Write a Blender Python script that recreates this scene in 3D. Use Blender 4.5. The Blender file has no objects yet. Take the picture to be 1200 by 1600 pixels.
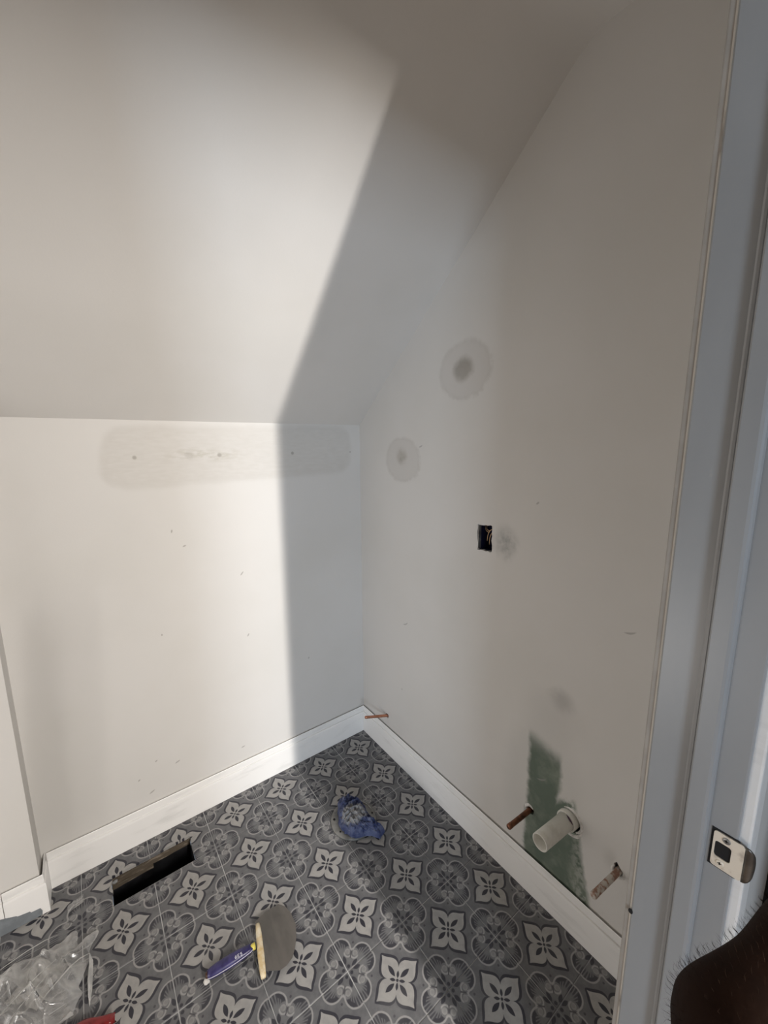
import bpy, bmesh, math, random
from mathutils import Vector, Matrix, noise
from mathutils.geometry import delaunay_2d_cdt

random.seed(7)
scene = bpy.context.scene
col = scene.collection

# ---------------------------------------------------------------- camera
CAM = Vector((-1.0623, -1.5998, 1.4791))
YAW, PITCH, ROLL, FPX = 0.6437, -0.1707, -0.0057, 636.84
def cam_axes():
    cy, sy = math.cos(YAW), math.sin(YAW)
    f = Vector((sy * math.cos(PITCH), cy * math.cos(PITCH), math.sin(PITCH)))
    r = Vector((cy, -sy, 0)); u = r.cross(f)
    c, s = math.cos(ROLL), math.sin(ROLL)
    return c * r + s * u, -s * r + c * u, f
RGT, UPV, FWD = cam_axes()
cd = bpy.data.cameras.new('camera')
cd.sensor_fit = 'HORIZONTAL'; cd.sensor_width = 36.0
cd.lens = 36.0 * FPX / 1200.0
cd.clip_start = 0.02
cam = bpy.data.objects.new('camera', cd); col.objects.link(cam)
B_ = -FWD
cam.matrix_world = Matrix(((RGT.x, UPV.x, B_.x, CAM.x), (RGT.y, UPV.y, B_.y, CAM.y), (RGT.z, UPV.z, B_.z, CAM.z), (0, 0, 0, 1)))
scene.camera = cam

# ---------------------------------------------------------------- world, lights, exposure
w = bpy.data.worlds.new('sky'); scene.world = w; w.use_nodes = True
w.node_tree.nodes['Background'].inputs[0].default_value = (0.72, 0.84, 1.0, 1)
w.node_tree.nodes['Background'].inputs[1].default_value = 0.3
def light(name, kind, loc, energy, color, rot=(0, 0, 0), **kw):
    d = bpy.data.lights.new(name, kind); d.energy = energy; d.color = color
    for k, v in kw.items(): setattr(d, k, v)
    o = bpy.data.objects.new(name, d); o.location = loc; o.rotation_euler = rot
    col.objects.link(o); return o
# unseen strip light added behind the camera for the sharp upright shadow edge
light('added_hall_strip', 'AREA', (-0.492, -3.38, 1.72), 112, (1.0, 0.955, 0.90), rot=(math.radians(66), 0, 0),
      shape='RECTANGLE', size=0.02, size_y=1.24)
# unseen bluish light added far behind the doorway to brighten the room corner
light('added_hall_fill', 'AREA', (-2.45, -5.07, 1.42), 96, (0.70, 0.84, 1.0), rot=(math.radians(90), 0, 0),
      shape='RECTANGLE', size=0.8, size_y=1.0)
# fill light added at the unseen end wall, lifting the lower right wall
light('added_room_fill', 'AREA', (-2.385, -0.60, 0.30), 8.0, (1.0, 0.95, 0.90), rot=(math.radians(90), 0, math.radians(-90)),
      shape='RECTANGLE', size=0.9, size_y=0.44)
scene.view_settings.view_transform = 'Standard'
scene.view_settings.look = 'None'
scene.view_settings.exposure = 0.0
scene.view_settings.gamma = 1.0
scene.view_settings.use_curve_mapping = False
scene.cycles.use_denoising = True
scene.cycles.max_bounces = 10
scene.cycles.diffuse_bounces = 8
scene.cycles.transparent_max_bounces = 24

# ---------------------------------------------------------------- room measures (metres)
H = 1.5545          # knee wall height
TAN = 0.8564        # slope of the roof ceiling
HC = 2.4076         # flat ceiling
SK = (HC - H) / TAN # slope run
TILE = 0.2
BUMP_X, BUMP_Y = -1.294, -0.079
XJ = -0.40          # latch-side jamb face
XL = -1.17          # hinge-side jamb face
YI, YO = -1.412, -1.502   # doorway wall faces (room side, hall side)
XW = -2.4           # far end of the room

# ---------------------------------------------------------------- node helper
class Ex:
    def __init__(s, nt, sock): s.nt, s.s = nt, sock
    def _op(s, op, *a, clamp=False):
        n = s.nt.nodes.new('ShaderNodeMath'); n.operation = op; n.use_clamp = clamp
        for i, v in enumerate((s,) + a):
            if isinstance(v, Ex): s.nt.links.new(v.s, n.inputs[i])
            else: n.inputs[i].default_value = float(v)
        return Ex(s.nt, n.outputs[0])
    def __add__(s, o): return s._op('ADD', o)
    __radd__ = __add__
    def __sub__(s, o): return s._op('SUBTRACT', o)
    def __rsub__(s, o): return (s * -1.0) + o
    def __mul__(s, o): return s._op('MULTIPLY', o)
    __rmul__ = __mul__
    def __truediv__(s, o): return s._op('DIVIDE', o)
    def abs(s): return s._op('ABSOLUTE')
    def sqrt(s): return s._op('SQRT')
    def sin(s): return s._op('SINE')
    def min(s, o): return s._op('MINIMUM', o)
    def max(s, o): return s._op('MAXIMUM', o)
    def atan2(s, o): return s._op('ARCTAN2', o)
    def pow(s, o): return s._op('POWER', o)
    def ss(s, lo, hi):            # smoothstep lo->hi gives 0->1 (lo may exceed hi)
        n = s.nt.nodes.new('ShaderNodeMapRange'); n.interpolation_type = 'SMOOTHSTEP'
        inv = lo > hi
        s.nt.links.new(s.s, n.inputs['Value'])
        n.inputs['From Min'].default_value = min(lo, hi); n.inputs['From Max'].default_value = max(lo, hi)
        n.inputs['To Min'].default_value = 1.0 if inv else 0.0
        n.inputs['To Max'].default_value = 0.0 if inv else 1.0
        return Ex(s.nt, n.outputs['Result'])
def hyp(a, b): return (a * a + b * b).sqrt()
def NT(m): return m.node_tree
def coords(nt, scale=1.0):
    tc = nt.nodes.new('ShaderNodeTexCoord')
    sp = nt.nodes.new('ShaderNodeSeparateXYZ'); nt.links.new(tc.outputs['Object'], sp.inputs[0])
    return tc.outputs['Object'], [Ex(nt, sp.outputs[i]) for i in range(3)]
def noise_tex(nt, vec, scale, detail=3, rough=0.55, sx=None):
    n = nt.nodes.new('ShaderNodeTexNoise'); n.inputs['Scale'].default_value = scale
    n.inputs['Detail'].default_value = detail; n.inputs['Roughness'].default_value = rough
    if sx:
        mp = nt.nodes.new('ShaderNodeMapping'); mp.inputs['Scale'].default_value = sx
        nt.links.new(vec, mp.inputs['Vector']); vec = mp.outputs[0]
    nt.links.new(vec, n.inputs['Vector']); return Ex(nt, n.outputs['Fac'])
def rgb(nt, c):
    n = nt.nodes.new('ShaderNodeRGB'); n.outputs[0].default_value = (*c, 1); return n.outputs[0]
def mix(nt, a, b, f):
    n = nt.nodes.new('ShaderNodeMix'); n.data_type = 'RGBA'
    if isinstance(f, Ex): nt.links.new(f.s, n.inputs[0])
    else: n.inputs[0].default_value = f
    for v, k in ((a, 6), (b, 7)):
        if isinstance(v, tuple): n.inputs[k].default_value = (*v, 1)
        else: nt.links.new(v, n.inputs[k])
    return n.outputs[2]
def bump(nt, bsdf, h, strength=0.2, dist=0.002):
    n = nt.nodes.new('ShaderNodeBump'); n.inputs['Strength'].default_value = strength
    n.inputs['Distance'].default_value = dist
    nt.links.new(h.s, n.inputs['Height']); nt.links.new(n.outputs[0], bsdf.inputs['Normal'])
def newmat(name, color=(.8, .8, .8), rough=0.6, metal=0.0, spec=0.5):
    m = bpy.data.materials.new(name); m.use_nodes = True
    b = m.node_tree.nodes['Principled BSDF']
    b.inputs['Base Color'].default_value = (*color, 1); b.inputs['Roughness'].default_value = rough
    b.inputs['Metallic'].default_value = metal; b.inputs['Specular IOR Level'].default_value = spec
    return m, m.node_tree, b
def speckled(name, c1, c2, scale, rough=0.6, metal=0.0, detail=4, lo=.35, hi=.65, bmp=0.0, spec=.5, sx=None):
    m, nt, b = newmat(name, c1, rough, metal, spec)
    v, _ = coords(nt); f = noise_tex(nt, v, scale, detail, sx=sx)
    nt.links.new(mix(nt, c1, c2, f.ss(lo, hi)), b.inputs['Base Color'])
    if bmp: bump(nt, b, f, bmp, 0.003)
    return m

# ---------------------------------------------------------------- materials
WALLC = (0.655, 0.635, 0.61)
M = {}
def wall_base(name):
    m, nt, b = newmat(name, WALLC, 0.62, 0, 0.35)
    v, xyz = coords(nt)
    big = noise_tex(nt, v, 2.2, 3)
    c = mix(nt, WALLC, (0.63, 0.61, 0.58), big.ss(.35, .7))
    fine = noise_tex(nt, v, 190, 3)
    bump(nt, b, fine, 0.10, 0.0012)
    return m, nt, b, v, xyz, c
def fin(nt, b, c): nt.links.new(c, b.inputs['Base Color'])

m, nt, b, v, (x, y, z), c = wall_base('painted_plaster'); fin(nt, b, c); M['wall'] = m

# knee wall: skim patch along the top, screw heads, scuffs
m, nt, b, v, (x, y, z), c = wall_base('painted_plaster_with_skim_patch')
n1 = noise_tex(nt, v, 9, 4); n2 = noise_tex(nt, v, 24, 4, sx=(1, 1, 4))
px = x + (n1 - .5) * .05; pz = z + (n1 - .5) * .03
tilt = (px + .55) * .02
dx = ((px + .525).abs() - .40).max(0.0); dz = ((pz - 1.437 - tilt).abs() - .03).max(0.0)
d = hyp(dx, dz)
patch = d.ss(.088, .050)
ring = patch * d.ss(.045, .075)
c = mix(nt, c, (0.555, 0.53, 0.495), patch * (n2.ss(.2, .8) * .45 + .35))
c = mix(nt, c, (0.49, 0.465, 0.43), ring * .28)
streak = (pz - 1.435).abs().ss(.03, .0) * (px + .68).abs().ss(.16, .05) * n2.ss(.4, .62)
c = mix(nt, c, (0.44, 0.415, 0.35), streak * .6)
for (sx_, sz_, r_) in ((-.904, 1.4315, .009), (-.63, 1.4335, .011), (-.337, 1.4345, .009), (-.054, 1.434, .005), (-.735, 1.436, .02)):
    dd = hyp(x - sx_, z - sz_)
    c = mix(nt, c, (0.33, 0.305, 0.27), dd.ss(r_, r_ * .35) * (.8 if r_ < .015 else .3))
for (sx_, sz_, ang, l_) in ((-.5676, .6945, 60, .009), (-.8782, .789, 90, .005), (-.5768, .9613, 50, .012), (-.9638, .181, 25, .013), (-.814, 1.167, 80, .008), (-.777, 1.107, 20, .008), (-.94, .30, 30, .006), (-.87, .26, 20, .012), (-.62, .20, 10, .01), (-.30, .5, 70, .006), (-1.0, .25, 40, .006)):
    ca, sa = math.cos(math.radians(ang)), math.sin(math.radians(ang))
    lu = (x - sx_) * ca + (z - sz_) * sa; lv = (z - sz_) * ca - (x - sx_) * sa
    c = mix(nt, c, (0.30, 0.28, 0.26), hyp(lu / (l_ * 1.0), lv / .0035).ss(1.0, .5) * .7)
fin(nt, b, c); M['knee'] = m

# right wall: sanded repairs, dark smudges, bared green board round the pipes
m, nt, b, v, (x, y, z), c = wall_base('painted_plaster_with_bare_green_board')
n1 = noise_tex(nt, v, 14, 4); n2 = noise_tex(nt, v, 55, 4); n3 = noise_tex(nt, v, 4, 3)
qy = y + (n1 - .5) * .03 + (n2 - .5) * .012; qz = z + (n1 - .5) * .03 + (n2 - .5) * .012
def blob(cy, cz, ry, rz, soft): return hyp((qy - cy) / ry, (qz - cz) / rz).ss(1.0, 1.0 - soft)
for (cy, cz, s_) in ((-.632, 1.712, 1.0), (-.31, 1.405, .95)):
    halo = blob(cy, cz, .118 * s_, .098 * s_, .12)
    rr = hyp((qy - cy) / (.118 * s_), (qz - cz) / (.098 * s_))
    c = mix(nt, c, (0.585, 0.562, 0.535), halo)
    c = mix(nt, c, (0.48, 0.455, 0.425), rr.ss(.78, .95) * rr.ss(1.06, .97) * n2.ss(.25, .7) * .35)
c = mix(nt, c, (0.30, 0.275, 0.24), blob(-.626, 1.716, .056, .052, .55) * (n1 * .5 + .5))
c = mix(nt, c, (0.34, 0.31, 0.27), blob(-.305, 1.42, .045, .045, .8) * (n1.ss(.3, .7) * .7 + .25))
c = mix(nt, c, (0.36, 0.36, 0.35), blob(-.825, 1.160, .062, .075, .97) * (n2.ss(.25, .7) * .6 + .4))
c = mix(nt, c, (0.34, 0.33, 0.315), blob(-1.045, .728, .055, .05, .9) * .6)
c = mix(nt, c, (0.53, 0.515, 0.49), blob(-1.02, .66, .14, .12, .9) * .5)
# green board: a strip above, wider below
def seg(lo, hi, val, soft): return val.ss(lo - soft, lo + soft) * val.ss(hi + soft, hi - soft)
left = (z.min(.6) - .15) * .0 + (-.952)
strip = seg(-1.058, -.954, qy, .010) * seg(.20, .556, qz + (qy + 1.0) * -.18, .028)
rightlim = (qz * -0.35) + (-1.085) + .33 * .35     # leaning right boundary
low = ((qy + 0.948) * -1.0).ss(-.006, .010) * (qy - ((qz - .36) * 0.22 - 1.122)).ss(-.008, .008) * (qz + (qy + 1.06) * .9).ss(.415, .38)
green = strip.max(low)
top_fade = qz.ss(.57, .50) * .35 + .65
halo = blob(-1.0, .36, .17, .33, .45)
c = mix(nt, c, (0.55, 0.54, 0.515), halo * .55)
gcol = mix(nt, (0.118, 0.150, 0.118), (0.215, 0.245, 0.20), n1.ss(.42, .72))
chalk = (qy + 1.12).ss(.03, -.02) * n2.ss(.4, .6) * .5
c = mix(nt, c, gcol, green * top_fade)
c = mix(nt, c, (0.50, 0.50, 0.46), green * chalk)
# chalky rim right of the pipe
c = mix(nt, c, (0.68, 0.67, 0.65), blob(-1.095, .415, .03, .03, .9) * n2.ss(.45, .6) * .6)
c = mix(nt, c, (0.50, 0.48, 0.45), blob(-1.215, .34, .028, .05, .95) * .45)
for (sy_, sz_, ang, l_) in ((-.335, .703, 150, .022), (-.3105, .383, 80, .006), (-1.207, 1.003, 160, .018), (-1.0, .43, 150, .022), (-.93, 1.30, 140, .008), (-.42, 1.46, 160, .014)):
    ca, sa = math.cos(math.radians(ang)), math.sin(math.radians(ang))
    lu = (y - sy_) * ca + (z - sz_) * sa; lv = (z - sz_) * ca - (y - sy_) * sa + lu * lu * 12.0
    c = mix(nt, c, (0.30, 0.29, 0.28), hyp(lu / l_, lv / .0035).ss(1.0, .5) * .6)
fin(nt, b, c); M['green_wall'] = m

M['ceiling'] = M['wall']
# white gloss trim
m, nt, b = newmat('white_trim_paint', (0.80, 0.785, 0.76), 0.38, 0, 0.45)
v, _ = coords(nt); f = noise_tex(nt, v, 6, 5, sx=(1, 1, 5)); g = noise_tex(nt, v, 60, 3)
c = mix(nt, (0.86, 0.845, 0.825), (0.66, 0.65, 0.63), f.ss(.52, .75) * .5)
c = mix(nt, c, (0.40, 0.38, 0.36), g.ss(.72, .80) * .35)
fin(nt, b, c); bump(nt, b, noise_tex(nt, v, 120, 2), .05, .001); M['trim'] = m
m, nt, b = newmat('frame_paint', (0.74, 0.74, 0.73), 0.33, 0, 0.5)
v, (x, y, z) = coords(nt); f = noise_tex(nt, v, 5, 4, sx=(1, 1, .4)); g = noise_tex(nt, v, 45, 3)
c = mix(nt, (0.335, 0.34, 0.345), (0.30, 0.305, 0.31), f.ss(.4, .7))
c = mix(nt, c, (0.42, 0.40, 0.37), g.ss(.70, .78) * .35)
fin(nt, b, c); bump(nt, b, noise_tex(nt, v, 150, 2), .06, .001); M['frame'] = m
M['caulk'] = speckled('cracked_caulk', (0.70, 0.67, 0.62), (0.25, 0.22, 0.19), 18, 0.7, lo=.58, hi=.72, sx=(1, 1, .5))
M['grout'] = speckled('grout', (0.50, 0.495, 0.49), (0.24, 0.24, 0.24), 7, 0.85, lo=.4, hi=.62)
M['dark'] = newmat('dark_cavity', (0.012, 0.011, 0.011), .9)[0]
M['hall_floor'] = speckled('passage_boards', (0.30, 0.20, 0.12), (0.22, 0.14, 0.085), 3, .5, sx=(1, 12, 1))
M['hall_wall'] = speckled('brown_passage_paint', (0.20, 0.17, 0.14), (0.18, 0.15, 0.12), 3, .6)
M['pvc'] = speckled('white_pvc', (0.70, 0.685, 0.63), (0.60, 0.58, 0.52), 30, .42, lo=.45, hi=.7)
M['pvc_primer'] = newmat('purple_primer', (0.10, 0.05, 0.09), .5)[0]
M['copper'] = speckled('tarnished_copper', (0.30, 0.125, 0.07), (0.13, 0.06, 0.04), 60, .42, .75)
M['copper_bright'] = speckled('copper', (0.62, 0.28, 0.17), (0.42, 0.18, 0.11), 40, .35, .8)
M['copper_plaster'] = speckled('plaster_spattered_copper', (0.30, 0.17, 0.12), (0.55, 0.51, 0.46), 55, .7, .15, lo=.42, hi=.56)
M['plaster'] = speckled('broken_plaster', (0.74, 0.72, 0.69), (0.55, 0.53, 0.50), 70, .9, bmp=.4)
M['box_blue'] = newmat('navy_plastic', (0.012, 0.014, 0.05), .45)[0]
M['wire_cu'] = newmat('bare_wire', (0.50, 0.34, 0.20), .4, .6)[0]
M['wire_blk'] = newmat('black_wire_sheath', (0.02, 0.02, 0.022), .5)[0]
M['steel'] = speckled('galvanised_steel', (0.45, 0.44, 0.42), (0.22, 0.21, 0.20), 50, .45, .7)
M['strike'] = speckled('brushed_nickel', (0.86, 0.78, 0.66), (0.55, 0.47, 0.38), 60, .5, .3, lo=.5, hi=.75)
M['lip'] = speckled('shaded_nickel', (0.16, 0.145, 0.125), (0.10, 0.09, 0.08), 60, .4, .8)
M['duct'] = speckled('black_sheet_metal', (0.010, 0.010, 0.011), (0.03, 0.03, 0.034), 12, .4, .3)
M['subfloor'] = speckled('cut_subfloor_wood', (0.085, 0.066, 0.046), (0.22, 0.18, 0.14), 22, .9, lo=.5, hi=.7, sx=(1, 1, 5))
M['base_shadow'] = speckled('grey_shadow_patch', (0.20, 0.22, 0.235), (0.155, 0.17, 0.185), 30, .7)  # tone of the cast shadow built on the left baseboard

# patterned cement tile: a four-petal flower in the middle, quarter rosettes in the corners
def tile_material():
    m, nt, b = newmat('patterned_cement_tile', (.15, .15, .15), 0.5, 0, 0.4)
    v, (x, y, z) = coords(nt)
    wob = noise_tex(nt, v, 60, 2)
    jx = (wob - .5) * .006
    u0 = (x / TILE).abs() + jx; v0 = (y / TILE).abs() + jx
    u = u0.max(v0); t = u0.min(v0)              # folded to one eighth
    E_ = .007
    def curve(inp, pts):
        n = nt.nodes.new('ShaderNodeFloatCurve'); cm = n.mapping; cv = cm.curves[0]
        while len(cv.points) < len(pts): cv.points.new(.5, .5)
        for p_, (a_, b_) in zip(cv.points, pts): p_.location = (a_, b_); p_.handle_type = 'AUTO_CLAMPED'
        cm.update(); nt.links.new(inp.s, n.inputs['Value']); return Ex(nt, n.outputs[0])
    # everything in the curve is scaled by 2 so 0..0.5 fills 0..1
    wi = curve(u * 2.0, [(0, .30), (.2, .218), (.26, .246), (.34, .262), (.42, .245), (.50, .190), (.58, .110), (.65, .050), (.70, .020), (.735, 0), (1, 0)]) * .5
    wo = curve(u * 2.0, [(0, .34), (.245, .262), (.29, .296), (.37, .318), (.45, .308), (.53, .258), (.61, .184), (.68, .112), (.745, .052), (.80, 0), (1, 0)]) * .5
    inside = (wi - t).ss(0, E_) * u.ss(.370, .362)
    outer = (wo - t).ss(0, E_) * u.ss(.401, .393)
    leaf = (((u - .05) / .17).max(0.0) * ((.215 - u) / .17).max(0.0))
    leaf = (leaf * .135 - t).ss(0, .005)
    dg = (u + t) * .7071; dn = (u - t) * .7071
    sm = (((dg - .02) / .09).max(0.0) * ((.112 - dg) / .09).max(0.0)) * .079
    sleaf = (sm - dn).ss(0, .005)
    dot = hyp(u, t).ss(.022, .014)
    dark_in = leaf.max(sleaf).max(dot)
    # rosette
    a = .5 - u; bb = .5 - t                      # a <= bb
    md = (a + bb) * .7071; mn = (bb - a) * .7071
    dots = hyp(a - .042, bb - .042).ss(.026, .018)
    ca, sa = math.cos(math.radians(13)), math.sin(math.radians(13))
    ll = bb * ca + a * sa; lp = (a * ca - bb * sa).abs()
    pet = (((ll - .08) / .1).max(0.0) * ((.195 - ll) / .1).max(0.0)) * .085
    leaf2 = (pet - lp).ss(0, .006)
    need = mn.ss(.011, .006) * md.ss(.15, .165) * md.ss(.25, .23)
    ddot = hyp(md - .345, mn).ss(.018, .012)
    r1 = hyp(bb - .266, a - .044)
    arc = (r1 - .143).abs().ss(.0145, .006) * bb.ss(.175, .205)
    r2 = hyp(bb - .190, a - .124)
    curl = (r2 - .058).abs().ss(.014, .006) * bb.ss(.235, .20)
    rin = hyp(bb - .198, a - .116)
    curl2 = (rin - .028).abs().ss(.012, .005) * (a + bb * .5).ss(.185, .205)
    eye = rin.ss(.040, .030)
    light_l = arc.max(curl).max(curl2)
    lobe = r1.ss(.140, .130)
    ang = a.atan2(bb - .10)
    keep = lobe * r2.ss(.060, .072) * bb.ss(.215, .265)
    strk = (ang * 44.0 + r1 * 30.0 - .6).sin().ss(-.1, .6) * a.ss(.008, .016)
    fan = keep * (1.0 - strk * .9) * (r1 + bb * .45).ss(.125, .20)
    cres = keep * a.ss(.075, .095) * (r1 - .108).abs().ss(.03, .015)
    shade = (fan * .82).max(cres * .95)
    # colours
    wear = noise_tex(nt, v, 34, 4); wear2 = noise_tex(nt, v, 140, 3)
    base = mix(nt, (0.105, 0.104, 0.109), (0.148, 0.146, 0.149), wear.ss(.3, .7))
    white = mix(nt, (0.335, 0.322, 0.305), (0.27, 0.262, 0.252), wear.ss(.35, .7))
    dark = (0.026, 0.025, 0.034)
    c = base
    c = mix(nt, c, (0.150, 0.149, 0.152), lobe * .8)
    c = mix(nt, c, (0.036, 0.035, 0.043), shade)
    c = mix(nt, c, (0.30, 0.292, 0.285), light_l * (wear2.ss(.2, .55) * .25 + .72))
    c = mix(nt, c, (0.225, 0.22, 0.215), eye * .8)
    c = mix(nt, c, dark, leaf2.max(dots) * .88)
    c = mix(nt, c, (0.05, 0.048, 0.055), need.max(ddot) * .85)
    c = mix(nt, c, dark, outer * .92)
    c = mix(nt, c, white, inside)
    c = mix(nt, c, dark, dark_in * inside)
    # dust
    tc = nt.nodes.new('ShaderNodeNewGeometry')
    dust = noise_tex(nt, tc.outputs['Position'], 6, 5)
    c = mix(nt, c, (0.30, 0.295, 0.285), dust.ss(.5, .8) * .15)
    nt.links.new(c, b.inputs['Base Color'])
    rg = dust.ss(.3, .7) * .2 + .42
    nt.links.new(rg.s, b.inputs['Roughness'])
    bump(nt, b, wear2, .08, .001)
    return m
M['tile'] = tile_material()

# ---------------------------------------------------------------- mesh helpers
def tag(o, label=None, cat=None, group=None, kind=None):
    if label: o['label'] = label
    if cat: o['category'] = cat
    if group: o['group'] = group
    if kind: o['kind'] = kind
    return o
def link(name, me, mat, parent=None, loc=None, smooth=False):
    o = bpy.data.objects.new(name, me); col.objects.link(o)
    if mat is not None and not me.materials: me.materials.append(mat)
    if parent is not None: o.parent = parent
    if loc is not None: o.location = loc
    if smooth:
        for p_ in me.polygons: p_.use_smooth = True
    return o
def empty(name, loc=(0, 0, 0)):
    o = bpy.data.objects.new(name, None); o.location = loc; o.empty_display_size = .05; col.objects.link(o); return o
def bm_obj(name, bm, mat, parent=None, loc=None, smooth=False, recalc=True):
    if recalc: bmesh.ops.recalc_face_normals(bm, faces=bm.faces[:])
    me = bpy.data.meshes.new(name); bm.to_mesh(me); bm.free()
    return link(name, me, mat, parent, loc, smooth)
def box(bm, x0, x1, y0, y1, z0, z1):
    vs = [bm.verts.new(p) for p in ((x0, y0, z0), (x1, y0, z0), (x1, y1, z0), (x0, y1, z0), (x0, y0, z1), (x1, y0, z1), (x1, y1, z1), (x0, y1, z1))]
    for f in ((0, 3, 2, 1), (4, 5, 6, 7), (0, 1, 5, 4), (1, 2, 6, 5), (2, 3, 7, 6), (3, 0, 4, 7)): bm.faces.new([vs[i] for i in f])
    return vs
def boxobj(name, b_, mat, parent=None, bevel=0.0):
    bm = bmesh.new(); box(bm, *b_)
    if bevel: bmesh.ops.bevel(bm, geom=bm.edges[:], offset=bevel, segments=2, affect='EDGES', profile=.6)
    return bm_obj(name, bm, mat, parent)
def prism(bm, pts, to3, t0, t1, holes=()):
    """flat polygon with holes -> slab between depths t0 and t1; to3(u, v, t)"""
    loops = [pts] + list(holes)
    allp = [p for l in loops for p in l]; edges = []; k = 0
    for l in loops:
        edges += [(k + i, k + (i + 1) % len(l)) for i in range(len(l))]; k += len(l)
    res = delaunay_2d_cdt([Vector((p[0], p[1])) for p in allp], edges, [], 0, 1e-7)
    org = [o_[0] if o_ else -1 for o_ in res[3]]
    def inside(cx_, cy_):
        hit = False
        for (i, j) in edges:
            (x0, y0), (x1, y1) = allp[i][:2], allp[j][:2]
            if (y0 > cy_) != (y1 > cy_) and cx_ < (x1 - x0) * (cy_ - y0) / (y1 - y0) + x0: hit = not hit
        return hit
    tris = []
    for f in res[2]:
        cx_ = sum(res[0][i].x for i in f) / len(f); cy_ = sum(res[0][i].y for i in f) / len(f)
        if inside(cx_, cy_): tris.append([org[i] for i in f])
    A = [bm.verts.new(to3(p[0], p[1], t0)) for p in allp]; Bv = [bm.verts.new(to3(p[0], p[1], t1)) for p in allp]
    for t in tris:
        try: bm.faces.new([A[i] for i in t]); bm.faces.new([Bv[i] for i in reversed(t)])
        except ValueError: pass
    k = 0
    for l in loops:
        n = len(l)
        for i in range(n):
            j = (i + 1) % n
            bm.faces.new((A[k + i], A[k + j], Bv[k + j], Bv[k + i]))
        k += n
def tube(bm, pts, rad, seg=12, cap=True, inner=None):
    """swept tube; rad a number or list"""
    pts = [Vector(p) for p in pts]; n = len(pts)
    rs = rad if isinstance(rad, (list, tuple)) else [rad] * n
    rings = []; up = None
    for i, p in enumerate(pts):
        d = (pts[min(i + 1, n - 1)] - pts[max(i - 1, 0)])
        if d.length < 1e-9: d = (pts[-1] - pts[0])
        d.normalize()
        if up is None:
            up = Vector((0, 0, 1)) if abs(d.z) < .9 else Vector((1, 0, 0))
        s = d.cross(up).normalized(); up = s.cross(d).normalized()
        rings.append([bm.verts.new(p + rs[i] * (math.cos(2 * math.pi * k / seg) * s + math.sin(2 * math.pi * k / seg) * up)) for k in range(seg)])
    for a_, b_ in zip(rings, rings[1:]):
        for k in range(seg): bm.faces.new((a_[k], a_[(k + 1) % seg], b_[(k + 1) % seg], b_[k]))
    if cap:
        bm.faces.new(rings[0][::-1]); bm.faces.new(rings[-1])
    return rings
def lathe(bm, prof, M4, seg=32):
    """prof: list of (r, h) about local z; M4 places it"""
    rings = []
    for r, h in prof:
        if r < 1e-6: rings.append([bm.verts.new(M4 @ Vector((0, 0, h)))])
        else: rings.append([bm.verts.new(M4 @ Vector((r * math.cos(2 * math.pi * k / seg), r * math.sin(2 * math.pi * k / seg), h))) for k in range(seg)])
    for a_, b_ in zip(rings, rings[1:]):
        for k in range(seg):
            if len(a_) == 1 and len(b_) == 1: continue
            if len(a_) == 1: bm.faces.new((a_[0], b_[(k + 1) % seg], b_[k]))
            elif len(b_) == 1: bm.faces.new((a_[k], a_[(k + 1) % seg], b_[0]))
            else: bm.faces.new((a_[k], a_[(k + 1) % seg], b_[(k + 1) % seg], b_[k]))
def along(p0, p1):
    """matrix whose z axis runs p0 -> p1, origin p0"""
    p0, p1 = Vector(p0), Vector(p1); q_ = Vector((0, 0, 1)).rotation_difference((p1 - p0).normalized())
    return Matrix.Translation(p0) @ q_.to_matrix().to_4x4()
def jag(p0, p1, n, amp, rnd):
    p0, p1 = Vector(p0), Vector(p1); d = (p1 - p0); nn = Vector((-d.y, d.x)).normalized()
    return [tuple(p0 + d * (i / n + (rnd.uniform(-.25, .25) / n if i else 0)) + (nn * rnd.uniform(-amp, amp) if i else Vector((0, 0)))) for i in range(n)]
def jagged_loop(corners, n, amp, seed):
    rnd = random.Random(seed); out = []
    for i, c0 in enumerate(corners): out += jag(c0, corners[(i + 1) % len(corners)], n, amp, rnd)
    return out

# ================================================================= STRUCTURE
# ---- floor: mortar bed with a register cut-out, each tile a part
HX0, HX1, HY0, HY1 = -1.117, -0.868, -0.2, -0.088     # register cut-out
floor_bm = bmesh.new()
hole = [(HX0 - .002, HY1 + .002), (HX1 + .002, HY1 + .002), (HX1 + .002, HY0 + .0), (HX0 - .002, HY0 + .0)]
prism(floor_bm, [(XW, .02), (.02, .02), (.02, YI), (XW, YI)], lambda a_, b_, t: (a_, b_, t), -.03, -.0016, [hole])
floor = bm_obj('floor', floor_bm, M['grout'])
tag(floor, 'grey patterned cement tile floor with white four-petal flowers', 'floor', kind='structure')
HT = TILE / 2 - .0013
def tile_mesh(name, loop):
    bm = bmesh.new(); n = len(loop)
    top = [bm.verts.new((p[0], p[1], 0)) for p in loop]
    bot = [bm.verts.new((p[0], p[1], -.010)) for p in loop]
    bm.faces.new(top); bm.faces.new(bot[::-1])
    for i in range(n): bm.faces.new((top[i], bot[i], bot[(i + 1) % n], top[(i + 1) % n]))
    eds = [e for e in bm.edges if all(abs(v_.co.z) < 1e-6 for v_ in e.verts)]
    if n == 4: bmesh.ops.bevel(bm, geom=eds, offset=.0008, segments=1, affect='EDGES')
    bmesh.ops.recalc_face_normals(bm, faces=bm.faces[:])
    me = bpy.data.meshes.new(name); bm.to_mesh(me); bm.free(); me.materials.append(M['tile']); return me
whole = tile_mesh('tile', [(-HT, -HT), (HT, -HT), (HT, HT), (-HT, HT)])
rt = random.Random(3)
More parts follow.
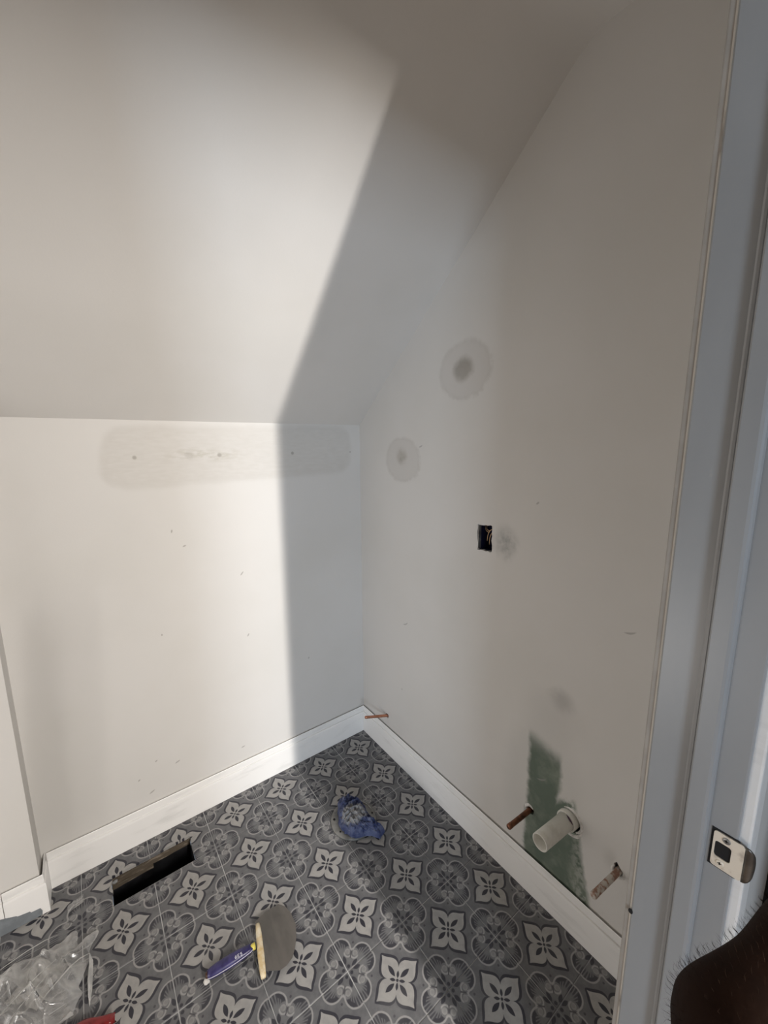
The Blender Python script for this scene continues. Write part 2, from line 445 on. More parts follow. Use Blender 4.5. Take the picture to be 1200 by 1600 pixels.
def place_tile(i, j, me):
    o = bpy.data.objects.new('tile', me); col.objects.link(o); o.parent = floor
    o.location = (-.1 - i * TILE, -.1 - j * TILE, rt.uniform(-.0004, .0004))
    o.rotation_euler = (rt.uniform(-.0012, .0012), rt.uniform(-.0012, .0012), 0)
for i in range(12):
    for j in range(7):
        if (i, j) in ((4, 0), (5, 0)): continue
        place_tile(i, j, whole)
rj = random.Random(11)
def local(i, j, pts): return [(p[0] + .1 + i * TILE, p[1] + .1 + j * TILE) for p in pts]
e4 = [(-HT, .1 + HY1)] + jag((-HT, .1 + HY1), (HX1 + .9, .1 + HY1), 9, .0018, rj)[1:] + [(HX1 + .9, .1 + HY1)] + jag((HX1 + .9, .1 + HY1), (HX1 + .9, -HT), 7, .0025, rj)[1:]
t4 = tile_mesh('tile_cut', [(HX1 + .9, -HT), (HT, -HT), (HT, HT), (-HT, HT)] + e4)
place_tile(4, 0, t4)
lx = HX0 + 1.1
e5 = [(lx, -HT)] + jag((lx, -HT), (lx, .1 + HY1), 8, .0035, rj)[1:] + [(lx, .1 + HY1)] + jag((lx, .1 + HY1), (HT, .1 + HY1), 9, .0018, rj)[1:] + [(HT, .1 + HY1)]
t5 = tile_mesh('tile_cut', [(HT, HT), (-HT, HT), (-HT, -HT)] + e5)
place_tile(5, 0, t5)

# ---- walls
bm = bmesh.new(); box(bm, BUMP_X - .01, .10, 0, .10, -.03, H + .08)
tag(bm_obj('wall_back', bm, M['knee']), 'white knee wall under the sloped ceiling with a skim-patched band', 'wall', kind='structure')
bm = bmesh.new(); box(bm, XW, BUMP_X, BUMP_Y, .10, -.03, H + .30)
tag(bm_obj('wall_left', bm, M['wall']), 'white wall boxed out beside the knee wall at lower left', 'wall', kind='structure')
bm = bmesh.new(); prism(bm, [(YO, -.03), (.10, -.03), (.10, HC + .05), (YO, HC + .05)], lambda a_, b_, t: (t, a_, b_), XW, XW - .1, [[(-1.06, .07), (-.14, .07), (-.14, .53), (-1.06, .53)]])  # opening cut for the added fill light
tag(bm_obj('wall_end', bm, M['wall']), 'white end wall closing the room beyond the boxed-out wall', 'wall', kind='structure')

# right wall with real holes for outlet, drain and pipes
PV = Vector((0, -1.0925, .3655)); C1 = Vector((0, -.9672, .2935)); C2 = Vector((0, -1.2375, .3225)); C3 = Vector((0, -.2003, .1876))
out_hole = jagged_loop([(-.711, 1.2035), (-.7705, 1.2065), (-.7725, 1.119), (-.7125, 1.1145)], 7, .0022, 5)
def ring_hole(cy, cz, r, n, amp, seed, ex=()):
    rnd = random.Random(seed); o = []
    for k in range(n):
        a_ = 2 * math.pi * k / n; rr = r + rnd.uniform(-amp, amp)
        for (ea, ew, eh) in ex:
            dd = abs((math.degrees(a_) - ea + 180) % 360 - 180)
            if dd < ew: rr += eh * (1 - dd / ew)
        o.append((cy + rr * math.cos(a_), cz + rr * math.sin(a_)))
    return o
pv_hole = ring_hole(PV.y - .002, PV.z, .0325, 30, .0016, 4, [(215, 45, .010), (150, 40, .004)])
c1_hole = ring_hole(C1.y - .002, C1.z + .001, .0125, 14, .0015, 8, [(90, 40, .004)])
c2_hole = ring_hole(C2.y, C2.z, .0125, 14, .0018, 9, [(70, 45, .014)])
c3_hole = ring_hole(C3.y, C3.z, .011, 12, .001, 10)
bm = bmesh.new()
prism(bm, [(0, -.03), (0, H), (-SK, HC + .003), (YI - .0, HC + .003), (YI, -.03)], lambda a_, b_, t: (t, a_, b_), 0.0, .013,
      [out_hole, pv_hole, c1_hole, c2_hole, c3_hole])
wr = bm_obj('wall_right', bm, M['green_wall'])
tag(wr, 'white wall with bared green board around the pipe stubs and an open outlet box', 'wall', kind='structure')
boxobj('wall_cavity_back', (.10, .12, YI - .1, .1, -.03, HC + .1), M['dark'], wr)
# broken plaster lips round the holes
def lip(name, cy, cz, r, seed, a0, a1, h=.006):
    rnd = random.Random(seed); bm = bmesh.new(); n = 12; rows = []
    for k in range(n + 1):
        a_ = math.radians(a0 + (a1 - a0) * k / n); s = math.sin(math.pi * k / n)
        row = []
        for (dr, hh) in ((0, .0), (.0015, .6), (.004, 1.0), (.008, .5), (.012, -.1)):
            rr = r + dr * (.35 + .65 * s) + rnd.uniform(-.0006, .0006)
            row.append(bm.verts.new((.0005 - h * hh * (.2 + .8 * s) * rnd.uniform(.75, 1.2), cy + rr * math.cos(a_), cz + rr * math.sin(a_))))
        rows.append(row)
    for r0, r1_ in zip(rows, rows[1:]):
        for k in range(4): bm.faces.new((r0[k], r0[k + 1], r1_[k + 1], r1_[k]))
    return bm_obj(name, bm, M['plaster'], wr)
lip('plaster_lip', C1.y - .002, C1.z + .001, .0115, 21, -60, 130, .006)
lip('plaster_lip', PV.y - .002, PV.z, .034, 22, 60, 230, .004)
lip('plaster_lip', PV.y - .004, PV.z - .002, .038, 23, 195, 300, .006)
lip('plaster_lip', C2.y, C2.z, .012, 24, 150, 400, .005)

# doorway wall (latch-side return, hinge side, lintel)
HEAD = 2.035
bm = bmesh.new()
box(bm, XJ + .019, .35, YO, YI, -.03, HC + .05); box(bm, XW, XL - .019, YO, YI, -.03, HC + .05); box(bm, XL - .019, XJ + .019, YO, YI, HEAD + .019, HC + .05)
tag(bm_obj('wall_front', bm, M['wall']), 'white wall around the doorway the picture looks through', 'wall', kind='structure')

# ---- ceilings
bm = bmesh.new()
RB = .05
prof = [(.10, H - .10 * TAN)] + [((-SK + RB) * (1 - s_) ** 2 + (-SK) * 2 * s_ * (1 - s_) + (-SK - RB) * s_ ** 2, (HC - RB * TAN) * (1 - s_) ** 2 + HC * (1 - (1 - s_) ** 2)) for s_ in [k_ / 28 for k_ in range(29)]]
n = len(prof); vs = []
for xx in (XW, .0):
    vs.append([bm.verts.new((xx, p[0], p[1])) for p in prof] + [bm.verts.new((xx, p[0] + .01, p[1] + .10)) for p in reversed(prof)])
nn = len(vs[0])
for k in range(nn): bm.faces.new((vs[0][k], vs[0][(k + 1) % nn], vs[1][(k + 1) % nn], vs[1][k]))
for k in range(n - 1):
    for s in (0, 1): bm.faces.new((vs[s][k], vs[s][k + 1], vs[s][nn - 2 - k], vs[s][nn - 1 - k]))
slope = bm_obj('ceiling_slope', bm, M['wall'])
tag(slope, 'white sloped ceiling rising from the knee wall', 'ceiling', kind='structure')
bm = bmesh.new(); box(bm, XW, .02, YI, -SK - RB, HC, HC + .1)
tag(bm_obj('ceiling', bm, M['wall']), 'flat white ceiling strip above the slope', 'ceiling', kind='structure')

# ---- baseboards
HB = .138
PROF = [(.0068, HB - .004), (.0085, HB), (.0100, HB - .002), (.0108, HB - .026), (.0078, HB - .0266), (.0078, HB - .0292), (.0128, HB - .0302), (.0140, HB - .037), (.0140, .0012), (.0068, .0012)]
def base_run(bm, path_fn):
    """path_fn(d) -> list of 2D points for offset d"""
    rows = []
    for d_, h_ in PROF: rows.append([bm.verts.new((p[0], p[1], h_)) for p in path_fn(d_)])
    m_ = len(rows)
    for k in range(m_):
        r0, r1_ = rows[k], rows[(k + 1) % m_]
        for i in range(len(r0) - 1): bm.faces.new((r0[i], r0[i + 1], r1_[i + 1], r1_[i]))
    for i in (0, -1): bm.faces.new([r[i] for r in rows])
bm = bmesh.new(); base_run(bm, lambda d_: [(BUMP_X + .0145, -d_), (-d_ - .0004, -d_)])
bb_back = tag(bm_obj('baseboard_back', bm, M['trim']), 'white moulded baseboard along the knee wall', 'baseboard', kind='structure')
bm = bmesh.new(); base_run(bm, lambda d_: [(-d_, -d_ - .0004), (-d_, YI + .002)])
bb_right = tag(bm_obj('baseboard_right', bm, M['trim']), 'white moulded baseboard along the wall with the pipe stubs', 'baseboard', kind='structure')
bm = bmesh.new(); base_run(bm, lambda d_: [(BUMP_X + d_, -.003), (BUMP_X + d_, BUMP_Y - d_), (-1.3815, BUMP_Y - d_)])
bb_left = tag(bm_obj('baseboard_left', bm, M['trim']), 'short white baseboard wrapping the boxed-out wall at lower left', 'baseboard', kind='structure')
# next piece of baseboard after the open butt joint
bm = bmesh.new(); base_run(bm, lambda d_: [(-1.3835, BUMP_Y - d_), (XW, BUMP_Y - d_)])
bm_obj('baseboard_length', bm, M['trim'], bb_left)
# stepped cast shadow low on that baseboard, built as a thin grey plate
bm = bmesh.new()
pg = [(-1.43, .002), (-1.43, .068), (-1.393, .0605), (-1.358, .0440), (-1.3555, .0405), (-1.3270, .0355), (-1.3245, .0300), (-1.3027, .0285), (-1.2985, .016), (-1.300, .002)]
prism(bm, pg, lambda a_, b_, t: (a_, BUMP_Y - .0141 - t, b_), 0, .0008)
o = bm_obj('shadow_patch', bm, M['base_shadow'], bb_left); o['label'] = 'grey stepped shadow patch, built as a thin plate'

# ---- door frame (latch side seen; head and hinge side complete it)
door = empty('door_1', (XJ, YO, 0))
tag(door, 'white painted door frame with latch-side strike plate at the picture edge', 'door frame', kind='structure')
def dpart(name, b_, mat=M['frame'], bevel=.0015, parent=None):
    o = boxobj(name, b_, mat, None, bevel)
    o.parent = parent or door
    o.matrix_parent_inverse = Matrix.Translation((-XJ, -YO, 0))
    return o
# latch jamb, in two planes: 1.398 .. 1.512
JB0, JB1 = -1.3985, -1.5120
def strip_obj(name, pts, z0, z1, mat, bevel=0):
    bm = bmesh.new(); prism(bm, pts, lambda a_, b_, t: (a_, b_, t), z0, z1)
    o = bm_obj(name, bm, mat); o.parent = door; o.matrix_parent_inverse = Matrix.Translation((-XJ, -YO, 0)); return o
RT = .0025
# jamb section with eased edges and a cut mortise at the strike
jpts = [(XJ + .019, JB0), (XJ + RT, JB0), (XJ + .0008, JB0 - .0008), (XJ, JB0 - RT), (XJ, JB1 + RT), (XJ + .0008, JB1 + .0008), (XJ + RT, JB1), (XJ + .019, JB1)]
SZ0, SZ1 = .8870, .9420        # strike height range
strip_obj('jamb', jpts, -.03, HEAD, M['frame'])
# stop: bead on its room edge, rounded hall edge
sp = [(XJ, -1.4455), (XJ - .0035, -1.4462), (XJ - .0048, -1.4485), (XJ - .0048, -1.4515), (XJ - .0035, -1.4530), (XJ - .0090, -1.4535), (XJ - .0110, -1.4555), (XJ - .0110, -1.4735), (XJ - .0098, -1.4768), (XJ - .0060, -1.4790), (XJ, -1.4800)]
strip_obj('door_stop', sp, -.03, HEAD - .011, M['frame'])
# room-side casing, set back by a small reveal, with a cracked caulk joint
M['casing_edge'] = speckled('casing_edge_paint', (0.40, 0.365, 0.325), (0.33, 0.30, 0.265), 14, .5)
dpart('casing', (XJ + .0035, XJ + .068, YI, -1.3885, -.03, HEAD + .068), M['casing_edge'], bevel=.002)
dpart('caulk_joint', (XJ + .0026, XJ + .012, -1.4005, -1.3962, 0, HEAD), M['caulk'], bevel=.0006)
# hall-side casing: inner bead, groove, flat face
dpart('casing_bead', (XJ + .006, XJ + .016, -1.5240, YO + .002, -.03, HEAD + .02), M['trim'], bevel=.003)
dpart('casing', (XJ + .0175, XJ + .075, -1.5220, YO + .002, -.03, HEAD + .075), M['trim'], bevel=.003)
# hinge side and head
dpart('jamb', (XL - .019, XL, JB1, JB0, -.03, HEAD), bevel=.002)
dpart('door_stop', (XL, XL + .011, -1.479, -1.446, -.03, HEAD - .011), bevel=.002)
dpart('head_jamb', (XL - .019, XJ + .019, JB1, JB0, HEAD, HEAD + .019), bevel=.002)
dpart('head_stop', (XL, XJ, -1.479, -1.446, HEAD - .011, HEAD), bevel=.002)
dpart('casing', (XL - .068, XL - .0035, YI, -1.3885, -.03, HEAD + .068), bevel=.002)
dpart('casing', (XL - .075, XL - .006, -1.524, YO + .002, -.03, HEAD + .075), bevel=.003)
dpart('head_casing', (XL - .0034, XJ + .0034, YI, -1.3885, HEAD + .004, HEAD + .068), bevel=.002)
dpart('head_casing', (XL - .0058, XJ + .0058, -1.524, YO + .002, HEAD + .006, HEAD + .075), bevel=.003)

# strike plate: flat plate with square keeper hole, folded lip, two screws
YS0, YS1 = -1.4870, -1.5205
def rrect(y0, y1, z0, z1, r, n=4):
    out = []
    for cy, cz, a0 in ((y1 - r, z1 - r, 0), (y0 + r, z1 - r, 90), (y0 + r, z0 + r, 180), (y1 - r, z0 + r, 270)):
        for k in range(n + 1):
            a_ = math.radians(a0 + 90 * k / n); out.append((cy + r * math.cos(a_), cz + r * math.sin(a_)))
    return out
bm = bmesh.new()
keep = rrect(-1.5075, -1.4895, .9030, .9270, .0035)
plate = rrect(YS1, YS0, SZ0, SZ1, .004)
prism(bm, plate, lambda a_, b_, t: (XJ - .0006 - t, a_, b_), 0, .0016, [keep])
def dchild(o, parent=door):
    o.parent = parent
    if parent is door: o.matrix_parent_inverse = Matrix.Translation((-XJ, -YO, 0))
    return o
strike = dchild(bm_obj('strike_plate', bm, M['strike'])); strike['label'] = 'brushed nickel strike plate with square latch hole'
# lip, a half-round tongue bent back round the jamb edge
bm = bmesh.new(); rows = []
nz = 15
for k in range(7):
    s = k / 6
    yy = YS1 - .0115 * math.sin(s * math.radians(75)) ; xx = XJ - .0014 + .011 * (1 - math.cos(s * math.radians(75)))
    half = (SZ1 - SZ0) / 2 * math.sqrt(max(0.02, 1 - (s * .98) ** 2.2))
    mid = (SZ0 + SZ1) / 2
    rows.append([bm.verts.new((xx, yy, mid + half * (2 * i / (nz - 1) - 1))) for i in range(nz)])
for r0, r1_ in zip(rows, rows[1:]):
    for i in range(nz - 1): bm.faces.new((r0[i], r0[i + 1], r1_[i + 1], r1_[i]))
bmesh.ops.recalc_face_normals(bm, faces=bm.faces[:])
bmesh.ops.solidify(bm, geom=bm.faces[:], thickness=.0012)
dchild(bm_obj('strike_lip', bm, M['lip'], smooth=True), strike)
# flat dark panels: edge round the plate, painted-in shade of the latch pocket
dchild(boxobj('latch_pocket_shade', (XJ - .0004, XJ + .0002, -1.5085, -1.4885, .902, .928), M['dark']), strike)
dchild(boxobj('mortise_edge', (XJ - .0008, XJ + .0002, YS1 + .006, YS0 + .0030, SZ0 - .0022, SZ1 + .0024), M['dark']), strike)
for zz in (.9345, .8955):
    bm = bmesh.new()
    lathe(bm, [(0, .0009), (.0018, .0009), (.0038, .0012), (.0046, .0004), (.0046, -.0006)], along((XJ - .0022, -1.5010 + (.0 if zz > .91 else .0035), zz), (XJ - 1, -1.501 + (.0 if zz > .91 else .0035), zz)), 20)
    s_ = dchild(bm_obj('screw', bm, M['steel'] if zz > .91 else M['strike'], smooth=True), strike)
    bm = bmesh.new(); yy = -1.5010 + (.0 if zz > .91 else .0035)
    box(bm, XJ - .0034, XJ - .0029, yy - .0022, yy + .0022, zz - .0006, zz + .0006); box(bm, XJ - .0034, XJ - .0029, yy - .0006, yy + .0006, zz - .0022, zz + .0022)
    dchild(bm_obj('screw_recess', bm, M['dark']), strike)
# a knocked-off chip low on the jamb corner
bm = bmesh.new(); bmesh.ops.create_icosphere(bm, subdivisions=2, radius=1.0)
for v_ in bm.verts:
    v_.co = Vector((v_.co.x * .0012, v_.co.y * .0035, v_.co.z * .0050)) * (1 + .2 * noise.noise(v_.co * 3)) + Vector((XJ - .0004, -1.3985, .703))
dchild(bm_obj('paint_chip', bm, M['dark']))

# ---- passage behind the camera
HY = -3.4; HZ = -5.1; HXL = -3.2
bm = bmesh.new(); box(bm, HXL, 1.0, HZ, YI, -.05, -.001)
tag(bm_obj('floor_hall', bm, M['hall_floor']), 'brown board floor of the passage behind the doorway', 'floor', kind='structure')
bm = bmesh.new(); box(bm, HXL, 1.0, HZ, YO, HC, HC + .1)
tag(bm_obj('ceiling_hall', bm, M['hall_wall']), 'brown ceiling of the passage', 'ceiling', kind='structure')
bm = bmesh.new()
prism(bm, [(-1.0, -.05), (1.0, -.05), (1.0, HC), (-1.0, HC)], lambda a_, b_, t: (a_, t, b_), HY, HY - .1, [[(-.504, 1.09), (-.480, 1.09), (-.480, 2.36), (-.504, 2.36)]])
prism(bm, [(HXL, -.05), (-.9, -.05), (-.9, HC), (HXL, HC)], lambda a_, b_, t: (a_, t, b_), HZ, HZ - .1, [[(-2.86, .91), (-2.04, .91), (-2.04, 1.93), (-2.86, 1.93)]])
box(bm, -1.0, -.9, HZ, HY - .1, -.05, HC); box(bm, HXL - .1, HXL, HZ - .1, YO, -.05, HC); box(bm, HXL, XW, YO, YI, -.05, HC)
box(bm, 1.0, 1.1, HY - .1, YO, -.05, HC); box(bm, -.46, 1.0, HY, -2.20, -.05, HC)  # second block: unseen corner added to keep the strip light off the jamb
tag(bm_obj('wall_hall', bm, M['hall_wall']), 'brown walls of the passage with openings and a corner added for the lights', 'wall', kind='structure')

# ================================================================= THINGS
# ---- open outlet box
t = empty('outlet_box', (.004, -.742, 1.16))
tag(t, 'open navy blue outlet box with loose wires in the wall', 'outlet box')
def sub(name, bm, mat, parent, origin, smooth=False):
    for v_ in bm.verts: v_.co -= Vector(origin)
    return bm_obj(name, bm, mat, parent, smooth=smooth)
OB = (.004, -.742, 1.16)
bm = bmesh.new()
y0, y1, z0, z1 = -.7735, -.7105, 1.112, 1.2085
for b_ in ((.0135, .062, y0 - .002, y0, z0, z1), (.0135, .062, y1, y1 + .002, z0, z1), (.0135, .062, y0, y1, z0 - .002, z0), (.0135, .062, y0, y1, z1, z1 + .002), (.062, .064, y0, y1, z0, z1)): box(bm, *b_)
sub('box_shell', bm, M['box_blue'], t, OB)
bm = bmesh.new(); box(bm, .0015, .0150, -.7150, -.7128, 1.119, 1.199); box(bm, .0015, .006, -.7175, -.7105, 1.114, 1.121)
sub('mounting_strap', bm, M['steel'], t, OB)
bm = bmesh.new(); box(bm, .004, .013, -.768, -.7185, 1.1135, 1.1175)
sub('mounting_ear', bm, M['steel'], t, OB)
WIRES = [((.040, -.716, 1.203), (.010, -.728, 1.182), (.012, -.752, 1.180), 'wire_cu'), ((.045, -.724, 1.206), (.006, -.732, 1.188), (.010, -.756, 1.186), 'wire_cu'),
         ((.012, -.768, 1.194), (.006, -.748, 1.190), (.012, -.744, 1.150), 'wire_cu'), ((.016, -.771, 1.186), (.006, -.755, 1.182), (.014, -.752, 1.138), 'wire_cu'),
         ((.050, -.735, 1.205), (.020, -.748, 1.180), (.040, -.766, 1.160), 'wire_blk')]
for k, (A, Bq, Cq, mt) in enumerate(WIRES):
    bm = bmesh.new(); pts = []
    A, Bq, Cq = Vector(A), Vector(Bq), Vector(Cq)
    for s in range(13):
        u_ = s / 12; pts.append(A * (1 - u_) ** 2 + Bq * 2 * u_ * (1 - u_) + Cq * u_ ** 2)
    tube(bm, pts, .0013 if mt == 'wire_cu' else .002, 8)
    sub('wire', bm, M[mt], t, OB, True)

# ---- drain stub
def tipdir(base, tip): return Vector(base), Vector(tip)
t = empty('drain_stub', tuple(PV)); tag(t, 'thick white plastic drain stub sticking out of the green board patch', 'pipe')
tip = Vector((-.135, -1.0835, .3680))
M4 = along(PV, tip); L = (tip - PV).length
bm = bmesh.new(); lathe(bm, [(.0205, -.05), (.0205, L - .0005), (.0212, L), (.0236, L), (.0242, L - .001), (.0242, -.05), (.0205, -.05)], M4, 40)
sub('pipe', bm, M['pvc'], t, PV, True)
bm = bmesh.new(); lathe(bm, [(.0243, -.03), (.0243, .0145), (.0280, .0145), (.0295, .0130), (.0298, -.03)], M4, 40)
sub('collar', bm, M['pvc'], t, PV, True)
bm = bmesh.new(); rows = []
for k in range(11):
    a_ = math.radians(-75 + 70 * k / 10); s = math.sin(math.pi * k / 10)
    rows.append([bm.verts.new(M4 @ Vector((.0246 * math.cos(a_), .0246 * math.sin(a_), h_))) for h_ in (.0146, .0150 + .006 * s)])
for r0, r1_ in zip(rows, rows[1:]): bm.faces.new((r0[0], r0[1], r1_[1], r1_[0]))
sub('primer_stain', bm, M['pvc_primer'], t, PV)

# ---- copper stubs
def copper(name, base, tip, r, mat, label, capped=True):
    base, tip = Vector(base), Vector(tip)
    t = empty(name, tuple(base)); tag(t, label, 'pipe', 'copper supply stubs on the wall')
    M4 = along(base, tip); L = (tip - base).length
    bm = bmesh.new(); lathe(bm, [(r, -.06), (r, L * .55), (r * .985, L - .003)], M4, 20); sub('pipe', bm, mat, t, base, True)
    bm = bmesh.new(); lathe(bm, [(r * 1.0, L - .016), (r * 1.05, L - .015), (r * 1.05, L - .003), (r * .8, L - .0005), (0, L)], M4, 20); sub('end_cap', bm, mat, t, base, True)
copper('copper_stub', C1, (-.108, -.9620, .2940), .0080, M['copper'], 'dark copper pipe stub beside the white drain stub, nearer the corner')
copper('copper_stub', C2, (-.118, -1.2265, .3230), .0086, M['copper_plaster'], 'plaster-spattered copper pipe stub close to the door frame')
copper('copper_stub', C3, (-.105, -.1645, .2036), .0062, M['copper_bright'], 'thin bright copper pipe stub low in the room corner')

# ---- floor register hole
t = empty('floor_duct', ((HX0 + HX1) / 2, (HY0 + HY1) / 2, -.02)); tag(t, 'open black rectangular duct hole in the tiles beside the baseboard', 'duct')
FO = Vector(((HX0 + HX1) / 2, (HY0 + HY1) / 2, -.02))
bm = bmesh.new()
for b_ in ((HX0 - .001, HX0, HY0, HY1, -.22, -.030), (HX1, HX1 + .001, HY0, HY1, -.22, -.030), (HX0, HX1, HY1, HY1 + .001, -.22, -.030), (HX0, HX1, HY0 - .001, HY0, -.22, -.030), (HX0, HX1, HY0, HY1, -.222, -.22)): box(bm, *b_)
sub('boot', bm, M['duct'], t, FO)
rnd = random.Random(2)
bm = bmesh.new()
xs = [HX0 + (HX1 - HX0) * k / 14 for k in range(15)]
top = [(xx, HY1 - .0015 - rnd.uniform(0, .003)) for xx in xs]
prism(bm, [(xs[0], HY1 + .001), (xs[-1], HY1 + .001)] + top[::-1], lambda a_, b_, t_: (a_, b_, t_), -.034, -.0115)
sub('subfloor_edge', bm, M['subfloor'], t, FO)
bm = bmesh.new(); top = [(xx, HY1 - .005 - rnd.uniform(0, .003)) for xx in xs[:8]]
prism(bm, [(xs[0], HY1 + .001), (xs[7], HY1 + .001)] + top[::-1], lambda a_, b_, t_: (a_, b_, t_), -.048, -.034)
sub('subfloor_edge', bm, M['subfloor'], t, FO)
bm = bmesh.new(); bmesh.ops.create_icosphere(bm, subdivisions=2, radius=1)
for v_ in bm.verts: v_.co = Vector((v_.co.x * .008, v_.co.y * .006, v_.co.z * .005)) * (1 + .5 * noise.noise(v_.co * 2)) + Vector((HX0 + .009, HY1 - .012, -.014))
sub('mortar_crumb', bm, M['grout'], t, FO)

# ---- toilet flange with the blue rag stuffed in it
FC = Vector((-.331, -.412, 0))
t = empty('toilet_flange', tuple(FC)); tag(t, 'grey round closet flange on the floor around the blue stuffing', 'flange')
M['flange'] = speckled('dusty_flange', (0.115, 0.112, 0.104), (0.23, 0.225, 0.21), 26, .55, .2)
bm = bmesh.new()
lathe(bm, [(.052, .001), (.052, .009), (.056, .011), (.074, .010), (.086, .008), (.089, .005), (.090, .0012), (.052, .0012)], Matrix.Identity(4), 48)
bm_obj('ring', bm, M['flange'], t, smooth=True)
for k, a_ in enumerate((150, 196, 232, 268, 300, 338, 30, 74)):
    a_ = math.radians(a_); bm = bmesh.new()
    bmesh.ops.create_cone(bm, cap_ends=True, segments=12, radius1=.0035 if k % 2 else .0048, radius2=.0035 if k % 2 else .0048, depth=.001)
    for v_ in bm.verts: v_.co += Vector((.076 * math.cos(a_), .076 * math.sin(a_), .0107))
    bm_obj('bolt_hole', bm, M['dark'], t)
bm = bmesh.new()
tube(bm, [(.077 * math.cos(math.radians(a_)), .077 * math.sin(math.radians(a_)), .0112) for a_ in range(-8, 62, 6)], .0022, 8)
bm_obj('slot_rim', bm, M['steel'], t, smooth=True)
# rag: crumpled closed blob
def rag_mat():
    m, nt, b = newmat('blue_rag', (.05, .09, .3), .55)
    v, (x, y, z) = coords(nt)
    n1 = noise_tex(nt, v, 34, 5); n2 = noise_tex(nt, v, 90, 4)
    c = mix(nt, (0.016, 0.028, 0.105), (0.085, 0.105, 0.20), n1.ss(.35, .68))
    ctr = hyp((x + .008) / .052, (y + .012) / .052) + (n1 - .5) * 1.2
    c = mix(nt, c, (0.30, 0.30, 0.305), ctr.ss(1.0, .72) * (n2.ss(.3, .5) * .5 + .5))
    c = mix(nt, c, (0.26, 0.275, 0.33), n2.ss(.58, .72) * .6)
    nt.links.new(c, b.inputs['Base Color']); bump(nt, b, n2, .5, .004); return m
RG = [(-.3677, -.354), (-.352, -.325), (-.3374, -.3131), (-.2974, -.3239), (-.2757, -.3638), (-.272, -.405), (-.2845, -.4461), (-.280, -.475), (-.2783, -.4951), (-.2720, -.535), (-.3000, -.5516), (-.3177, -.5229), (-.345, -.505), (-.375, -.492), (-.3973, -.4541), (-.3917, -.3995)]
bm = bmesh.new(); rings = []; NR, NA = 30, 132
ctr = Vector((-.333, -.418))
def outline(a_):
    d_ = Vector((math.cos(a_), math.sin(a_))); best = .05
    for i in range(len(RG)):
        p, q_ = Vector(RG[i]) - ctr, Vector(RG[(i + 1) % len(RG)]) - ctr; e_ = q_ - p
        den = d_.x * e_.y - d_.y * e_.x
        if abs(den) < 1e-9: continue
        t_ = (p.x * e_.y - p.y * e_.x) / den; s_ = (p.x * d_.y - p.y * d_.x) / den
        if t_ > 0 and -1e-6 <= s_ <= 1 + 1e-6: best = t_
    return best
for r_ in range(NR + 1):
    s = r_ / NR; row = []
    for k in range(NA):
        a_ = 2 * math.pi * k / NA; R_ = outline(a_) * s
        p = Vector((R_ * math.cos(a_), R_ * math.sin(a_), 0))
        rd = lambda k_, o_: 1 - 2 * abs(noise.noise(p * k_ + Vector((o_, o_ * .7, 1))))
        h = .012 + .024 * math.sqrt(max(0, 1 - s ** 2.4)) + (.014 * rd(38, 1) + .011 * rd(75, 4) + .004 * rd(150, 8)) * (1 - s ** 6 * .8)
        p.x += .007 * noise.noise(p * 60 + Vector((5, 0, 0))); p.y += .007 * noise.noise(p * 60 + Vector((0, 9, 0)))
        row.append(bm.verts.new((p.x, p.y, max(.0125, h) if s < 1 else .0125)))
    rings.append(row)
bot = [bm.verts.new((v_.co.x * .8, v_.co.y * .8, .0122)) for v_ in rings[-1]]
rings.append(bot)
c0 = rings[0]
for a_, b_ in zip(rings, rings[1:]):
    for k in range(NA): bm.faces.new((a_[k], a_[(k + 1) % NA], b_[(k + 1) % NA], b_[k]))
bm.faces.new(bot[::-1]); bmesh.ops.remove_doubles(bm, verts=bm.verts[:], dist=1e-5)
o = bm_obj('blue_rag', bm, rag_mat(), loc=(ctr.x, ctr.y, 0))
tag(o, 'crumpled blue plastic rag stuffed into the round floor flange', 'rag')

# ---- taping knife
t = empty('taping_knife', (-.785, -.607, 0)); TO = Vector((-.785, -.607, 0))
tag(t, 'wide steel taping knife with a dark purple handle lying on the tiles', 'putty knife')
M['blade'] = speckled('dirty_steel_blade', (0.13, 0.12, 0.108), (0.205, 0.185, 0.165), 14, .42, .55, lo=.35, hi=.7, sx=(1, .35, 1), bmp=.05)
M['handle'] = speckled('purple_handle', (0.018, 0.014, 0.072), (0.045, 0.037, 0.135), 34, .35)
M['ivory'] = speckled('ivory_collar', (0.60, 0.43, 0.20), (0.74, 0.66, 0.50), 40, .5, bmp=.2)
M['yellow'] = newmat('yellow_ferrule', (0.62, 0.52, 0.10), .45)[0]
M['white_print'] = newmat('white_print', (0.62, 0.60, 0.66), .5)[0]
bl = [(-.7708, -.5354), (-.735, -.5215), (-.6906, -.5231), (-.6744, -.5422), (-.668, -.5700), (-.669, -.6064), (-.6824, -.64), (-.698, -.664), (-.7134, -.6806), (-.734, -.689), (-.7548, -.6909), (-.7857, -.6745)]
bm = bmesh.new(); prism(bm, bl, lambda a_, b_, t_: (a_, b_, t_ + (-.74 - a_) * .10 * (1 if a_ < -.74 else 0)), .0105, .0118)
for v_ in bm.verts: v_.co.z = v_.co.z - .0105 + .0025 + max(0, (-.67 - v_.co.x)) * .12
sub('blade', bm, M['blade'], t, TO)
bm = bmesh.new()
cdir = Vector((-.7985 + .7665, -.6800 + .5465, 0)).normalized(); cn = Vector((-cdir.y, cdir.x, 0))
cm = Vector((-.7825, -.6130, .0180)); hl = .0700
sec = 11; rows = []
